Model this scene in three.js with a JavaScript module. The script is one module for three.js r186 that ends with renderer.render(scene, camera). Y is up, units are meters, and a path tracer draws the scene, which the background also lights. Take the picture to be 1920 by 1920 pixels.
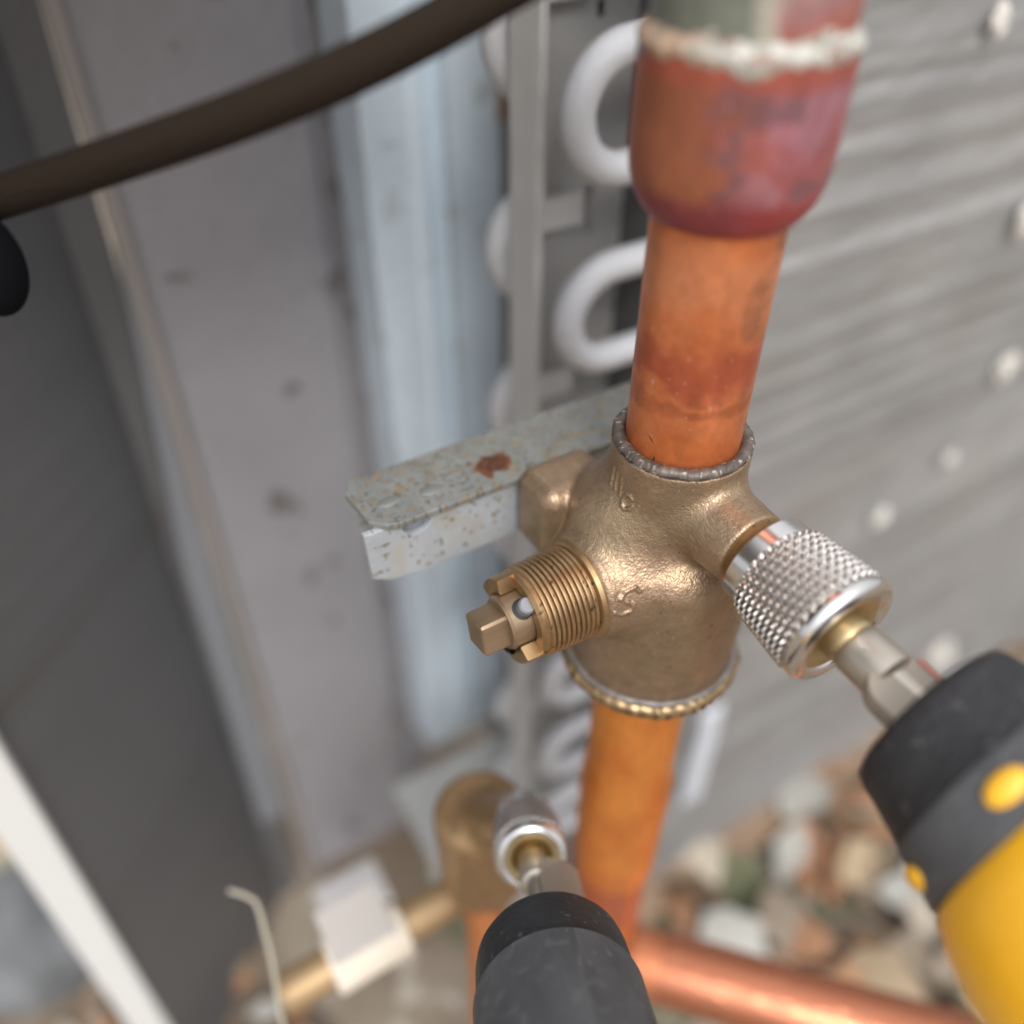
import * as THREE from 'three';
import { mergeGeometries, mergeVertices, toCreasedNormals } from 'three/addons/utils/BufferGeometryUtils.js';
import { RoundedBoxGeometry } from 'three/addons/geometries/RoundedBoxGeometry.js';

// ------------------------------------------------------------ camera, sky, sun, exposure
// x runs along the coil face (away to the right), z points out of it, y is up; metres (lengths below are written in mm)
const MM = 0.001;
const scene = new THREE.Scene();
const camera = new THREE.PerspectiveCamera(61.93, 1, 0.005, 60);
camera.position.set(-83.26 * MM, 85.1 * MM, 83.4 * MM);
{
  const p = 41.8 * Math.PI / 180, c = Math.cos(p);
  camera.lookAt(camera.position.x + 0.515 * c, camera.position.y - Math.sin(p), camera.position.z - 0.857 * c);
}
camera.focus = 0.139;
camera.userData.fStop = 5.0;
const renderer = new THREE.WebGLRenderer({ antialias: true });
renderer.toneMapping = THREE.LinearToneMapping;
renderer.toneMappingExposure = 1.18;
renderer.shadowMap.enabled = true;

const sunDir = new THREE.Vector3(-0.20, 0.77, 0.62).normalize();
{
  const W = 512, H = 256, d = new Float32Array(W * H * 4);
  for (let j = 0; j < H; j++) for (let i = 0; i < W; i++) {
    const th = (j + 0.5) / H * Math.PI - Math.PI / 2, ph = (i + 0.5) / W * 2 * Math.PI - Math.PI;
    const y = Math.sin(th), x = Math.cos(th) * Math.cos(ph), z = Math.cos(th) * Math.sin(ph);
    const s = Math.max(0, x * sunDir.x + y * sunDir.y + z * sunDir.z);
    const g = 0.55 + 0.45 * Math.max(0, y) + 1.6 * Math.pow(s, 9) + 0.5 * Math.pow(s, 3);
    const k = (j * W + i) * 4;
    d[k] = 0.98 * g; d[k + 1] = 0.99 * g; d[k + 2] = 1.03 * g; d[k + 3] = 1;
    if (y < 0) { const f = Math.max(0, 1 + y * 9); d[k] = d[k] * f + 0.16 * (1 - f); d[k + 1] = d[k + 1] * f + 0.14 * (1 - f); d[k + 2] = d[k + 2] * f + 0.12 * (1 - f); }
  }
  const t = new THREE.DataTexture(d, W, H, THREE.RGBAFormat, THREE.FloatType);
  t.mapping = THREE.EquirectangularReflectionMapping; t.magFilter = THREE.LinearFilter; t.minFilter = THREE.LinearFilter; t.needsUpdate = true;
  scene.background = t; scene.environment = t;
}
const sun = new THREE.DirectionalLight(new THREE.Color(1, 0.965, 0.91), 1.3);
sun.position.copy(sunDir).multiplyScalar(2);
sun.castShadow = true; sun.shadow.radius = 26; sun.shadow.mapSize.set(2048, 2048);
Object.assign(sun.shadow.camera, { left: -0.8, right: 0.8, top: 0.8, bottom: -0.8, near: 0.1, far: 5 });
scene.add(sun, sun.target);

// ------------------------------------------------------------ helpers
let seed = 20240611;
const rnd = () => { seed |= 0; seed = seed + 0x6D2B79F5 | 0; let t = Math.imul(seed ^ seed >>> 15, 1 | seed); t = t + Math.imul(t ^ t >>> 7, 61 | t) ^ t; return ((t ^ t >>> 14) >>> 0) / 4294967296; };
const rr = (a, b) => a + (b - a) * rnd();
const PERM = new Uint8Array(512); { const p = [...Array(256).keys()]; for (let i = 255; i > 0; i--) { const j = Math.floor(rnd() * (i + 1)); [p[i], p[j]] = [p[j], p[i]]; } for (let i = 0; i < 512; i++) PERM[i] = p[i & 255]; }
const VAL = new Float32Array(256).map(() => rnd() * 2 - 1);
const fade = t => t * t * (3 - 2 * t);
function vn(x, y, z) {                                   // value noise, -1..1
  const X = Math.floor(x), Y = Math.floor(y), Z = Math.floor(z), u = fade(x - X), v = fade(y - Y), w = fade(z - Z);
  const h = (i, j, k) => VAL[PERM[PERM[PERM[(X + i) & 255] + ((Y + j) & 255)] + ((Z + k) & 255)]];
  const m = (a, b, t) => a + (b - a) * t;
  return m(m(m(h(0, 0, 0), h(1, 0, 0), u), m(h(0, 1, 0), h(1, 1, 0), u), v), m(m(h(0, 0, 1), h(1, 0, 1), u), m(h(0, 1, 1), h(1, 1, 1), u), v), w);
}
const fbm = (x, y, z, o = 4) => { let s = 0, a = 0.5, f = 1; for (let i = 0; i < o; i++) { s += a * vn(x * f, y * f, z * f + i * 7.3); a *= 0.5; f *= 2.03; } return s; };
const clamp = (x, a = 0, b = 1) => Math.min(b, Math.max(a, x));
const ss = (a, b, x) => { const t = clamp((x - a) / (b - a)); return t * t * (3 - 2 * t); };
const mix3 = (a, b, t) => [a[0] + (b[0] - a[0]) * t, a[1] + (b[1] - a[1]) * t, a[2] + (b[2] - a[2]) * t];
const lin = hex => { const c = new THREE.Color(hex); return [c.r, c.g, c.b]; };
const toS = c => Math.round(255 * clamp(c <= 0.0031308 ? c * 12.92 : 1.055 * Math.pow(c, 1 / 2.4) - 0.055));
function tex(w, h, fn, srgb = true, wrap = true) {       // fn(u, v) -> [r, g, b] linear (colour) or plain (data)
  const d = new Uint8Array(w * h * 4);
  for (let j = 0; j < h; j++) for (let i = 0; i < w; i++) {
    const c = fn((i + 0.5) / w, (j + 0.5) / h), k = (j * w + i) * 4;
    for (let q = 0; q < 3; q++) d[k + q] = srgb ? toS(c[q]) : Math.round(255 * clamp(c[q]));
    d[k + 3] = 255;
  }
  const t = new THREE.DataTexture(d, w, h); t.magFilter = THREE.LinearFilter; t.minFilter = THREE.LinearMipmapLinearFilter; t.generateMipmaps = true;
  if (srgb) t.colorSpace = THREE.SRGBColorSpace;
  if (wrap) t.wrapS = t.wrapT = THREE.RepeatWrapping;
  t.needsUpdate = true; return t;
}
const mat = (o) => new THREE.MeshPhysicalMaterial({ side: THREE.DoubleSide, ...o });
const C = (r, g, b) => new THREE.Color().setRGB(r, g, b);
const used = {};
const numbered = n => { const k = used[n] = (used[n] ?? -1) + 1; return k ? `${n}_${String(k).padStart(3, '0')}` : n; };
function mesh(name, g, m, parent) {
  g.scale(MM, MM, MM);
  const o = new THREE.Mesh(g, m); o.name = name; o.castShadow = o.receiveShadow = true; if (parent) parent.add(o); return o;
}
function thing(name, label, category, at = [0, 0, 0], group) {
  const o = new THREE.Group(); o.name = numbered(name); o.position.set(at[0] * MM, at[1] * MM, at[2] * MM); o.userData = { label, category }; if (group) o.userData.group = group; scene.add(o); return o;
}
function single(name, g, m, label, category, group) { const o = mesh(numbered(name), g, m); o.userData = { label, category }; if (group) o.userData.group = group; scene.add(o); return o; }
function struct(name, g, m) { const o = mesh(name, g, m); o.userData = { kind: 'structure' }; scene.add(o); return o; }
const box = (x0, x1, y0, y1, z0, z1, r = 0) => { const g = r ? new RoundedBoxGeometry(x1 - x0, y1 - y0, z1 - z0, 3, r) : new THREE.BoxGeometry(x1 - x0, y1 - y0, z1 - z0); g.translate((x0 + x1) / 2, (y0 + y1) / 2, (z0 + z1) / 2); return g; };
const V2 = (a) => a.map(([x, y]) => new THREE.Vector2(x, y));
const lathe = (pts, n = 96, crease = 0.6) => { const g = new THREE.LatheGeometry(V2(pts), n); return crease ? toCreasedNormals(g, crease) : g; };   // around y
const cyl = (r0, r1, y0, y1, n = 48) => { const g = new THREE.CylinderGeometry(r1, r0, y1 - y0, n); g.translate(0, (y0 + y1) / 2, 0); return g; };
const toZ = g => g.rotateX(Math.PI / 2);                 // y axis -> +z
const toNX = g => g.rotateZ(Math.PI / 2);                // y axis -> -x
const tube = (pts, r, n = 80, k = 20) => new THREE.TubeGeometry(new THREE.CatmullRomCurve3(pts.map(p => new THREE.Vector3(...p)), false, 'centripetal'), n, r, k);
function grid(nu, nv, fn, uvs = true) {                  // parametric sheet fn(u, v) -> [x, y, z]
  const p = [], uv = [], ix = [];
  for (let j = 0; j <= nv; j++) for (let i = 0; i <= nu; i++) { const q = fn(i / nu, j / nv); p.push(...q); uv.push(i / nu, j / nv); }
  for (let j = 0; j < nv; j++) for (let i = 0; i < nu; i++) { const a = j * (nu + 1) + i, b = a + 1, c = a + nu + 1, d = c + 1; ix.push(a, b, d, a, d, c); }
  const g = new THREE.BufferGeometry(); g.setAttribute('position', new THREE.Float32BufferAttribute(p, 3)); g.setAttribute('uv', new THREE.Float32BufferAttribute(uv, 2)); g.setIndex(ix); g.computeVertexNormals(); return g;
}
function paint(g, fn) {                                  // vertex colours from position (mm), linear
  const p = g.attributes.position, c = new Float32Array(p.count * 3);
  for (let i = 0; i < p.count; i++) c.set(fn(p.getX(i), p.getY(i), p.getZ(i)), i * 3);
  g.setAttribute('color', new THREE.BufferAttribute(c, 3)); return g;
}
function jitter(g, fn) { const p = g.attributes.position; for (let i = 0; i < p.count; i++) { const q = fn(p.getX(i), p.getY(i), p.getZ(i)); p.setXYZ(i, ...q); } g.computeVertexNormals(); return g; }
// smooth solid from a distance field: surface nets, vertices pulled onto the surface, then fine casting grain
function solid(f, lo, hi, cell, grain = 0, gs = 1) {
  const n = [0, 1, 2].map(k => Math.ceil((hi[k] - lo[k]) / cell) + 1), [nx, ny, nz] = n, F = new Float32Array(nx * ny * nz), id = (i, j, k) => (k * ny + j) * nx + i;
  for (let k = 0; k < nz; k++) for (let j = 0; j < ny; j++) for (let i = 0; i < nx; i++) F[id(i, j, k)] = f(lo[0] + i * cell, lo[1] + j * cell, lo[2] + k * cell);
  const vid = new Int32Array(nx * ny * nz).fill(-1), P = [], N = [], ix = [];
  const e = 0.06;
  const grad = (x, y, z) => { const a = f(x + e, y - e, z - e), b = f(x - e, y - e, z + e), c = f(x - e, y + e, z - e), d = f(x + e, y + e, z + e); let g = [a - b - c + d, -a - b + c + d, -a + b - c + d]; const l = Math.hypot(...g) || 1; return g.map(v => v / l); };
  for (let k = 0; k < nz - 1; k++) for (let j = 0; j < ny - 1; j++) for (let i = 0; i < nx - 1; i++) {
    let s = 0, cx = 0, cy = 0, cz = 0, m = 0; const v = [];
    for (let q = 0; q < 8; q++) { v[q] = F[id(i + (q & 1), j + (q >> 1 & 1), k + (q >> 2))]; if (v[q] < 0) m |= 1 << q; }
    if (m === 0 || m === 255) continue;
    for (let a = 0; a < 8; a++) for (let b = 0; b < 3; b++) { const c = a | 1 << b; if (c === a || (v[a] < 0) === (v[c] < 0)) continue; const t = v[a] / (v[a] - v[c]); cx += (a & 1) + (b === 0 ? t : 0); cy += (a >> 1 & 1) + (b === 1 ? t : 0); cz += (a >> 2) + (b === 2 ? t : 0); s++; }
    let x = lo[0] + (i + cx / s) * cell, y = lo[1] + (j + cy / s) * cell, z = lo[2] + (k + cz / s) * cell;
    let g = grad(x, y, z), d = clamp(f(x, y, z), -cell * 0.6, cell * 0.6); x -= g[0] * d; y -= g[1] * d; z -= g[2] * d; g = grad(x, y, z);
    if (grain) {
      const h = (a, b, c) => grain * (0.9 * vn(a * 1.5 * gs, b * 1.5 * gs, c * 1.5 * gs) + 0.35 * vn(a * 0.8 * gs + 9, b * 0.8 * gs, c * 0.8 * gs) + 1.4 * vn(a * 0.22, b * 0.22 + 5, c * 0.22));
      const w = 0.12, gx = (h(x + w, y, z) - h(x - w, y, z)) / (2 * w), gy = (h(x, y + w, z) - h(x, y - w, z)) / (2 * w), gz = (h(x, y, z + w) - h(x, y, z - w)) / (2 * w), dn = gx * g[0] + gy * g[1] + gz * g[2];
      const hh = h(x, y, z); x += g[0] * hh; y += g[1] * hh; z += g[2] * hh;
      g = [g[0] - (gx - dn * g[0]), g[1] - (gy - dn * g[1]), g[2] - (gz - dn * g[2])]; const l = Math.hypot(...g); g = g.map(q => q / l);
    }
    vid[id(i, j, k)] = P.length / 3; P.push(x, y, z); N.push(...g);
  }
  const quad = (a, b, c, d, flip) => { if (a < 0 || b < 0 || c < 0 || d < 0) return; flip ? ix.push(a, c, b, a, d, c) : ix.push(a, b, c, a, c, d); };
  for (let k = 1; k < nz - 1; k++) for (let j = 1; j < ny - 1; j++) for (let i = 1; i < nx - 1; i++) {
    const v = F[id(i, j, k)] < 0;
    if (v !== F[id(i + 1, j, k)] < 0) quad(vid[id(i, j - 1, k - 1)], vid[id(i, j, k - 1)], vid[id(i, j, k)], vid[id(i, j - 1, k)], !v);
    if (v !== F[id(i, j + 1, k)] < 0) quad(vid[id(i - 1, j, k - 1)], vid[id(i - 1, j, k)], vid[id(i, j, k)], vid[id(i, j, k - 1)], !v);
    if (v !== F[id(i, j, k + 1)] < 0) quad(vid[id(i - 1, j - 1, k)], vid[id(i, j - 1, k)], vid[id(i, j, k)], vid[id(i - 1, j, k)], !v);
  }
  const g = new THREE.BufferGeometry(); g.setAttribute('position', new THREE.Float32BufferAttribute(P, 3)); g.setAttribute('normal', new THREE.Float32BufferAttribute(N, 3)); g.setIndex(ix);
  g.setAttribute('uv', new THREE.Float32BufferAttribute(new Float32Array(P.length / 3 * 2), 2));
  if (!grain) return g;
  const q = g.toNonIndexed(), pp = q.attributes.position, nn = q.attributes.normal, uv = q.attributes.uv, K = 1 / 36;   // true-size wrap chosen face by face: flat on top, round the port arms near their ends, else round y
  for (let i = 0; i < pp.count; i += 3) {
    const x = (pp.getX(i) + pp.getX(i + 1)) / 2, z = (pp.getZ(i) + pp.getZ(i + 1)) / 2, top = Math.abs(nn.getY(i)) > 0.8; let a0 = 0;
    for (let k = 0; k < 3; k++) {
      const X = pp.getX(i + k), Y = pp.getY(i + k), Z = pp.getZ(i + k); if (top) { uv.setXY(i + k, X * K, Z * K); continue; }
      let a = x < -15.5 ? Math.atan2(Y + 26.5, Z) : z > 15.5 ? Math.atan2(Y + 11, X) : Math.atan2(X, Z); if (k === 0) a0 = a; if (a - a0 > 3) a -= 2 * Math.PI; if (a - a0 < -3) a += 2 * Math.PI;
      uv.setXY(i + k, a * (x < -15.5 ? 11 : z > 15.5 ? 7.5 : 15) * K, (x < -15.5 ? X : z > 15.5 ? Z : Y) * K);
    }
  }
  return q;
}
const smin = (a, b, k) => { const h = clamp(0.5 + 0.5 * (b - a) / k); return b + (a - b) * h - k * h * (1 - h); };
const sdCyl = (r, y, R, y0, y1, rd = 0) => { const a = r - R + rd, b = Math.abs(y - (y0 + y1) / 2) - (y1 - y0) / 2 + rd; return Math.min(Math.max(a, b), 0) + Math.hypot(Math.max(a, 0), Math.max(b, 0)) - rd; };
const sdCap = (x, y, z, a, b, r) => { const px = x - a[0], py = y - a[1], pz = z - a[2], bx = b[0] - a[0], by = b[1] - a[1], bz = b[2] - a[2], t = clamp((px * bx + py * by + pz * bz) / (bx * bx + by * by + bz * bz)); return Math.hypot(px - bx * t, py - by * t, pz - bz * t) - r; };
const sdBox = (x, y, z, c, h, rd) => { const a = Math.abs(x - c[0]) - h[0] + rd, b = Math.abs(y - c[1]) - h[1] + rd, d = Math.abs(z - c[2]) - h[2] + rd; return Math.hypot(Math.max(a, 0), Math.max(b, 0), Math.max(d, 0)) + Math.min(Math.max(a, b, d), 0) - rd; };

// ------------------------------------------------------------ materials
const fineNoise = tex(512, 512, (u, v) => { const a = u * 2 * Math.PI, b = v * 2 * Math.PI, R = 12; const n = 0.5 + 0.5 * fbm(R * Math.cos(a) + 40, R * Math.sin(a) + R * Math.cos(b), R * Math.sin(b) + 20, 4); return [n, n, n]; }, false);
const grainTex = (() => { const n = 512, a = new Float32Array(n * n).map(() => rnd()), at = (i, j) => a[((j + n) % n) * n + (i + n) % n]; return tex(n, n, (u, v) => { const i = Math.floor(u * n), j = Math.floor(v * n); let q = 0, w = 0; for (let y = -2; y <= 2; y++) for (let x = -2; x <= 2; x++) { const k = Math.exp(-(x * x + y * y) / 2.2); q += k * at(i + x, j + y); w += k; } q = 0.5 + (q / w - 0.5) * 3; return [q, q, q]; }, false); })();
const M = {
  brass: mat({ vertexColors: true, metalness: 0.64, roughness: 0.38, bumpMap: grainTex, bumpScale: 0.00006 }),
  brassDark: mat({ color: C(0.20, 0.135, 0.075), metalness: 0.6, roughness: 0.55 }),
  thread: mat({ vertexColors: true, metalness: 0.85, roughness: 0.36 }),
  stem: mat({ vertexColors: true, metalness: 0.7, roughness: 0.42 }),
  steel: mat({ color: C(0.62, 0.62, 0.63), metalness: 1, roughness: 0.28 }),
  black: mat({ color: C(0.012, 0.011, 0.011), metalness: 0.2, roughness: 0.5 }),
  braze: mat({ vertexColors: true, metalness: 0.55, roughness: 0.48 }),
  chrome: mat({ color: C(0.72, 0.70, 0.68), metalness: 1, roughness: 0.2 }),
  gold: mat({ color: C(0.50, 0.38, 0.20), metalness: 0.9, roughness: 0.36 }),
  nickel: mat({ color: C(0.52, 0.47, 0.40), metalness: 0.9, roughness: 0.38 }),
  tab: mat({ color: C(0.36, 0.31, 0.25), metalness: 0.35, roughness: 0.5 }),
  wire: mat({ color: C(0.50, 0.20, 0.16), metalness: 0.3, roughness: 0.45 }),
};

// ------------------------------------------------------------ ground
{
  const t = tex(1024, 1024, (u, v) => { const x = u * 24, y = v * 24; let c = mix3([0.16, 0.12, 0.085], [0.30, 0.25, 0.19], clamp(0.5 + 1.1 * fbm(x, y, 2))); c = mix3(c, [0.10, 0.11, 0.06], ss(0.1, 0.4, fbm(x * 0.7, y * 0.7, 11))); return mix3(c, [0.42, 0.38, 0.32], ss(0.25, 0.45, fbm(x * 2.3, y * 2.3, 30))); });
  t.repeat.set(12, 12);
  const g = new THREE.PlaneGeometry(12000, 12000); g.rotateX(-Math.PI / 2); g.translate(0, -412, 0);
  struct('ground', g, mat({ map: t, roughness: 0.95, bumpMap: t, bumpScale: 0.004 }));
}
// fallen leaves and litter on the ground: uncountable
{
  const g = grid(6, 8, (u, v) => { const w = Math.sin(Math.PI * Math.pow(v, 0.8)) * (0.32 + 0.05 * Math.sin(v * 17)), x = (u - 0.5) * 2 * w; return [x, 0.22 * x * x + 0.10 * Math.sin(v * 3.1) - 0.1 * v * v, v - 0.5]; });
  g.scale(MM, MM, MM);
  const cols = [[0.30, 0.15, 0.08], [0.36, 0.27, 0.17], [0.20, 0.13, 0.08], [0.44, 0.38, 0.30], [0.11, 0.115, 0.06], [0.38, 0.37, 0.33], [0.34, 0.18, 0.095], [0.27, 0.27, 0.21], [0.24, 0.19, 0.14]];
  const N = 1300, im = new THREE.InstancedMesh(g, mat({ roughness: 0.8 }), N), o = new THREE.Object3D();
  for (let i = 0; i < N; i++) {
    const right = i % 5 !== 0, x = right ? rr(90, 640) : rr(-460, -90), z = right ? rr(-66, 320) : rr(-420, 120), s = rr(18, 52);
    o.position.set(x * MM, rr(-411, -393) * MM, z * MM); o.rotation.set(rr(-0.6, 0.6), rr(0, 6.28), rr(-0.7, 0.7)); o.scale.set(s * rr(0.7, 1.2), s, s); o.updateMatrix();
    im.setMatrixAt(i, o.matrix); const c = cols[Math.floor(rnd() * cols.length)], k = rr(0.75, 1.35); im.setColorAt(i, C(c[0] * k, c[1] * k, c[2] * k));
  }
  im.name = 'leaf_litter'; im.castShadow = im.receiveShadow = true; im.userData = { kind: 'stuff', label: 'brown and green fallen leaves scattered over the ground by the coil', category: 'leaf litter' }; scene.add(im);
}

// ------------------------------------------------------------ condenser coil
{
  const coil = thing('condenser_coil', 'grey finned condenser coil with loose return bends behind the copper pipe', 'condenser coil');
  const rib = y => 1.1 * Math.sin(y * 0.48 + 1.4 * vn(y * 0.03, 3, 1)) * (0.6 + 0.5 * vn(y * 0.05, 8, 2)) + 1.5 * vn(y * 0.11, 1, 5) + 0.5 * vn(y * 0.5, 2, 9);
  let g = grid(150, 560, (u, v) => { const x = 52 + u * 620, y = -404 + v * 500; return [x, y, -68 + 0.36 * rib(y + 2.5 * vn(x * 0.012, y * 0.02, 4)) + 0.35 * vn(x * 0.25, y * 0.3, 2)]; });
  paint(g, (x, y, z) => { const s = vn(y * 0.10, x * 0.004, 3) * 0.55 + vn(y * 0.33, x * 0.007, 8) * 0.35, k = 0.345 * (1 + 0.24 * s + 0.10 * vn(x * 0.05, y * 0.05, 6)); return mix3([k, k * 0.985, k * 0.965], [0.30, 0.24, 0.18], 0.15 * ss(0.2, 0.7, vn(x * 0.02, y * 0.05, 44))); });
  mesh('fin_face', g, mat({ vertexColors: true, metalness: 0.35, roughness: 0.55 }), coil);
  mesh('fin_block', box(52, 672, -404, 96, -118, -73), mat({ color: C(0.12, 0.12, 0.118), metalness: 0.3, roughness: 0.7 }), coil);
  // end plate with slots, facing the valve
  const s = new THREE.Shape(V2([[21.4, -404], [62, -404], [62, 96], [21.4, 96]]));
  for (let k = 0; k < 10; k++) for (const [a, b] of [[45, 41.5], [33.5, 20.5], [17, 13.4], [5, -5]]) { const q = 49 - 49 * k; s.holes.push(new THREE.Path(V2([[40.6, q + b - 49], [42.6, q + b - 49], [42.6, q + a - 49], [40.6, q + a - 49]]))); }
  const tp = new THREE.ExtrudeGeometry(s, { depth: 1.2, bevelEnabled: false }); tp.translate(0, 0, -88);
  const sheet = mat({ color: C(0.58, 0.57, 0.555), metalness: 0.1, roughness: 0.55, bumpMap: fineNoise, bumpScale: 0.0004 });
  mesh('end_plate', tp, sheet, coil);
  mesh('plate_lip', box(19.4, 21.6, -404, 96, -89, -76.5, 0.5), sheet, coil);
  mesh('inner_wall', box(35, 36, -403, 95, -106, -89), sheet, coil);
  mesh('rear_plate', box(54, 150, -404, 96, -173, -171), mat({ color: C(0.34, 0.335, 0.31), roughness: 0.6 }), coil);
  mesh('slot_shade_box', box(38, 51, -403, 95, -118, -97), mat({ color: C(0.02, 0.02, 0.02), roughness: 0.9 }), coil);  // black box added so the slots read as shaded inside
  for (let k = 0; k < 9; k++) mesh('plate_boss', box(25, 38, 46 - 49 * k, 54.5 - 49 * k, -87, -83.6, 1.2), sheet, coil);
  const alu = mat({ color: C(0.50, 0.50, 0.515), metalness: 0.1, roughness: 0.62, bumpMap: fineNoise, bumpScale: 0.0003 });
  const bend = (x, y, z, r = 3.9, R = 12.7) => { const p = [[x + 15, y + R, z], [x + 4, y + R, z]]; for (let a = 0; a <= 12; a++) { const t = Math.PI / 2 + a / 12 * Math.PI; p.push([x + R * Math.cos(t), y + R * Math.sin(t), z]); } p.push([x + 4, y - R, z], [x + 15, y - R, z]); mesh('return_bend', tube(p, r, 64, 18), alu, coil); };
  for (let k = 1; k < 9; k++) bend(39, 76 - 49 * (k - 1), -72);
  for (let k = 0; k < 8; k++) bend(33, 38.5 - 49 * k, -95);
  // pale strip added in place of the lit flange edge
  const strip = box(104, 116, -312, -236, -66, -62, 1); mesh('lit_edge_strip', strip, mat({ color: C(0.62, 0.65, 0.70), roughness: 0.5 }), coil);
  mesh('base_channel', box(40, 700, -412, -400, -90, -52, 1), mat({ color: C(0.30, 0.20, 0.13), roughness: 0.8 }), coil);
}
// seed fluff caught on the fins
for (const [x, y, r, where] of [[152.8, 33, 3.2, 'at the upper right corner'], [186, -156, 4.2, 'just right of the knurled nut'], [235, -98, 5, 'right of the copper neck'], [206, -31, 4.6, 'at the right edge below the corner tuft'], [309, -326, 9, 'just above the black probe nose'], [222, -139, 3, 'small and faint between two larger tufts']]) {
  const g = new THREE.IcosahedronGeometry(r, 4); jitter(g, (a, b, c) => { const k = 1 + 0.5 * vn(a * 0.9 + x, b * 0.9, c * 0.9); return [a * k + x, b * k * 1.2 + y, c * k * 0.5 - 65]; });
  single('fluff_tuft', g, mat({ color: C(0.66, 0.63, 0.58), roughness: 1 }), `pale seed fluff on the grey coil fins, ${where}`, 'fluff', 'fluff caught on the coil fins');
}

// ------------------------------------------------------------ cabinet: post, panel, side, trim
const lean = (g, k) => jitterY(g, k);
function jitterY(g, k) { const p = g.attributes.position; for (let i = 0; i < p.count; i++) p.setX(i, p.getX(i) + k * p.getY(i)); return g; }
const wall = (pts, y0, y1, th = 1.2) => {                // folded sheet: a polyline in plan, pulled up
  const off = pts.map((p, i) => { const a = pts[Math.max(0, i - 1)], b = pts[Math.min(pts.length - 1, i + 1)], dx = b[0] - a[0], dz = b[1] - a[1], l = Math.hypot(dx, dz); return [p[0] + dz / l * th, p[1] - dx / l * th]; });
  const s = new THREE.Shape(V2([...pts, ...off.reverse()].map(([x, z]) => [x, -z]))); const g = new THREE.ExtrudeGeometry(s, { depth: y1 - y0, bevelEnabled: false, steps: 1 }); g.rotateX(-Math.PI / 2); g.translate(0, y0, 0); return toCreasedNormals(g, 0.5);
};
const speck = (base, dots, sc = 1) => tex(512, 512, (u, v) => { const n = fbm(u * 14 * sc, v * 14 * sc, 3), d = ss(0.36, 0.46, fbm(u * 34 * sc, v * 34 * sc, 17)); const k = 1 + 0.10 * n + 0.05 * vn(u * 160, v * 160, 5); return mix3(base.map(b => b * k), dots, d * 0.8); });
const planUv = (g, s = 0.004) => { const p = g.attributes.position, uv = []; for (let i = 0; i < p.count; i++) uv.push((p.getX(i) + p.getZ(i)) * s, p.getY(i) * s); g.setAttribute('uv', new THREE.Float32BufferAttribute(uv, 2)); return g; };
{
  const cabinet = thing('condenser_cabinet', 'grey sheet metal condenser cabinet with pale blue ribbed corner post and side coloured dark for shade', 'cabinet');
var cab0 = cabinet;
  const m = mat({ map: speck([0.66, 0.76, 0.84], [0.52, 0.57, 0.60], 0.7), metalness: 0.05, roughness: 0.45 });
  const g = planUv(wall([[8, -172], [8, -150], [22.5, -150], [25, -148], [27, -152.5], [30.5, -152.5], [32.5, -148], [35, -150], [53, -150], [53, -170]], -300, 108)); const post = mesh('corner_post', g, m, cabinet); post.userData.label = 'pale blue ribbed galvanised corner post';
  mesh('rust_tab', box(51, 54, 2, 13, -149.2, -147, 0.5), mat({ color: C(0.28, 0.16, 0.10), roughness: 0.85 }), post);
}
{
  const m = mat({ map: speck([0.31, 0.30, 0.315], [0.13, 0.115, 0.11], 0.55), roughness: 0.45, bumpMap: fineNoise, bumpScale: 0.0004 });
  const pan = mesh('front_panel', lean(planUv(wall([[-55.5, -179], [3, -180], [4.5, -184], [8.5, -184], [10, -178], [19, -178], [19.5, -200]], -412, 108)), 0.012), m, cab0); pan.userData.label = 'light grey painted panel';
  mesh('edge_lip', lean(box(-60, -55.4, -412, 108, -181, -175, 1.2), 0.016), mat({ color: C(0.34, 0.31, 0.29), roughness: 0.45, metalness: 0.2 }), pan);
  mesh('slot_liner', box(13.5, 18.8, -95, -57, -178, -176.8, 0.4), mat({ color: C(0.17, 0.125, 0.09), roughness: 0.85 }), pan);
}
{
  const m = mat({ map: speck([0.11, 0.11, 0.112], [0.08, 0.07, 0.06], 0.4), roughness: 0.5, bumpMap: fineNoise, bumpScale: 0.0004 });  // shade on this side is put into its dark base colour
  const side = mesh('side_panel', lean(planUv(wall([[-136, -111], [-100, -145], [-74, -172], [-72, -176], [-61, -176]], -412, 108)), 0.03), m, cab0); side.userData.label = 'side panel with shade put into its dark grey';
  mesh('added_shade_lid', box(-330, -8, 110, 114, -420, -34, 1.5), mat({ color: C(0.22, 0.22, 0.22), roughness: 0.5 }), cab0);  // unseen overhang added to shade the panels below
  mesh('corner_flange', lean((() => { const f = new THREE.ExtrudeGeometry(new THREE.Shape(V2([[-60.5, -20], [-63, -60], [-70, -150], [-73, -330], [-60.5, -330]])), { depth: 1.4, bevelThickness: 0.2, bevelSize: 0.2, bevelSegments: 1 }); f.translate(0, 0, -175); return f; })(), 0.022), mat({ color: C(0.22, 0.23, 0.25), roughness: 0.45 }), side);
}
single('trim_strip', lean(box(-145, -132, -412, 130, -114, -108, 1.2), 0.045), mat({ color: C(0.74, 0.735, 0.71), roughness: 0.55 }), 'white vertical trim strip at the lower left corner', 'trim strip');
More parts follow.
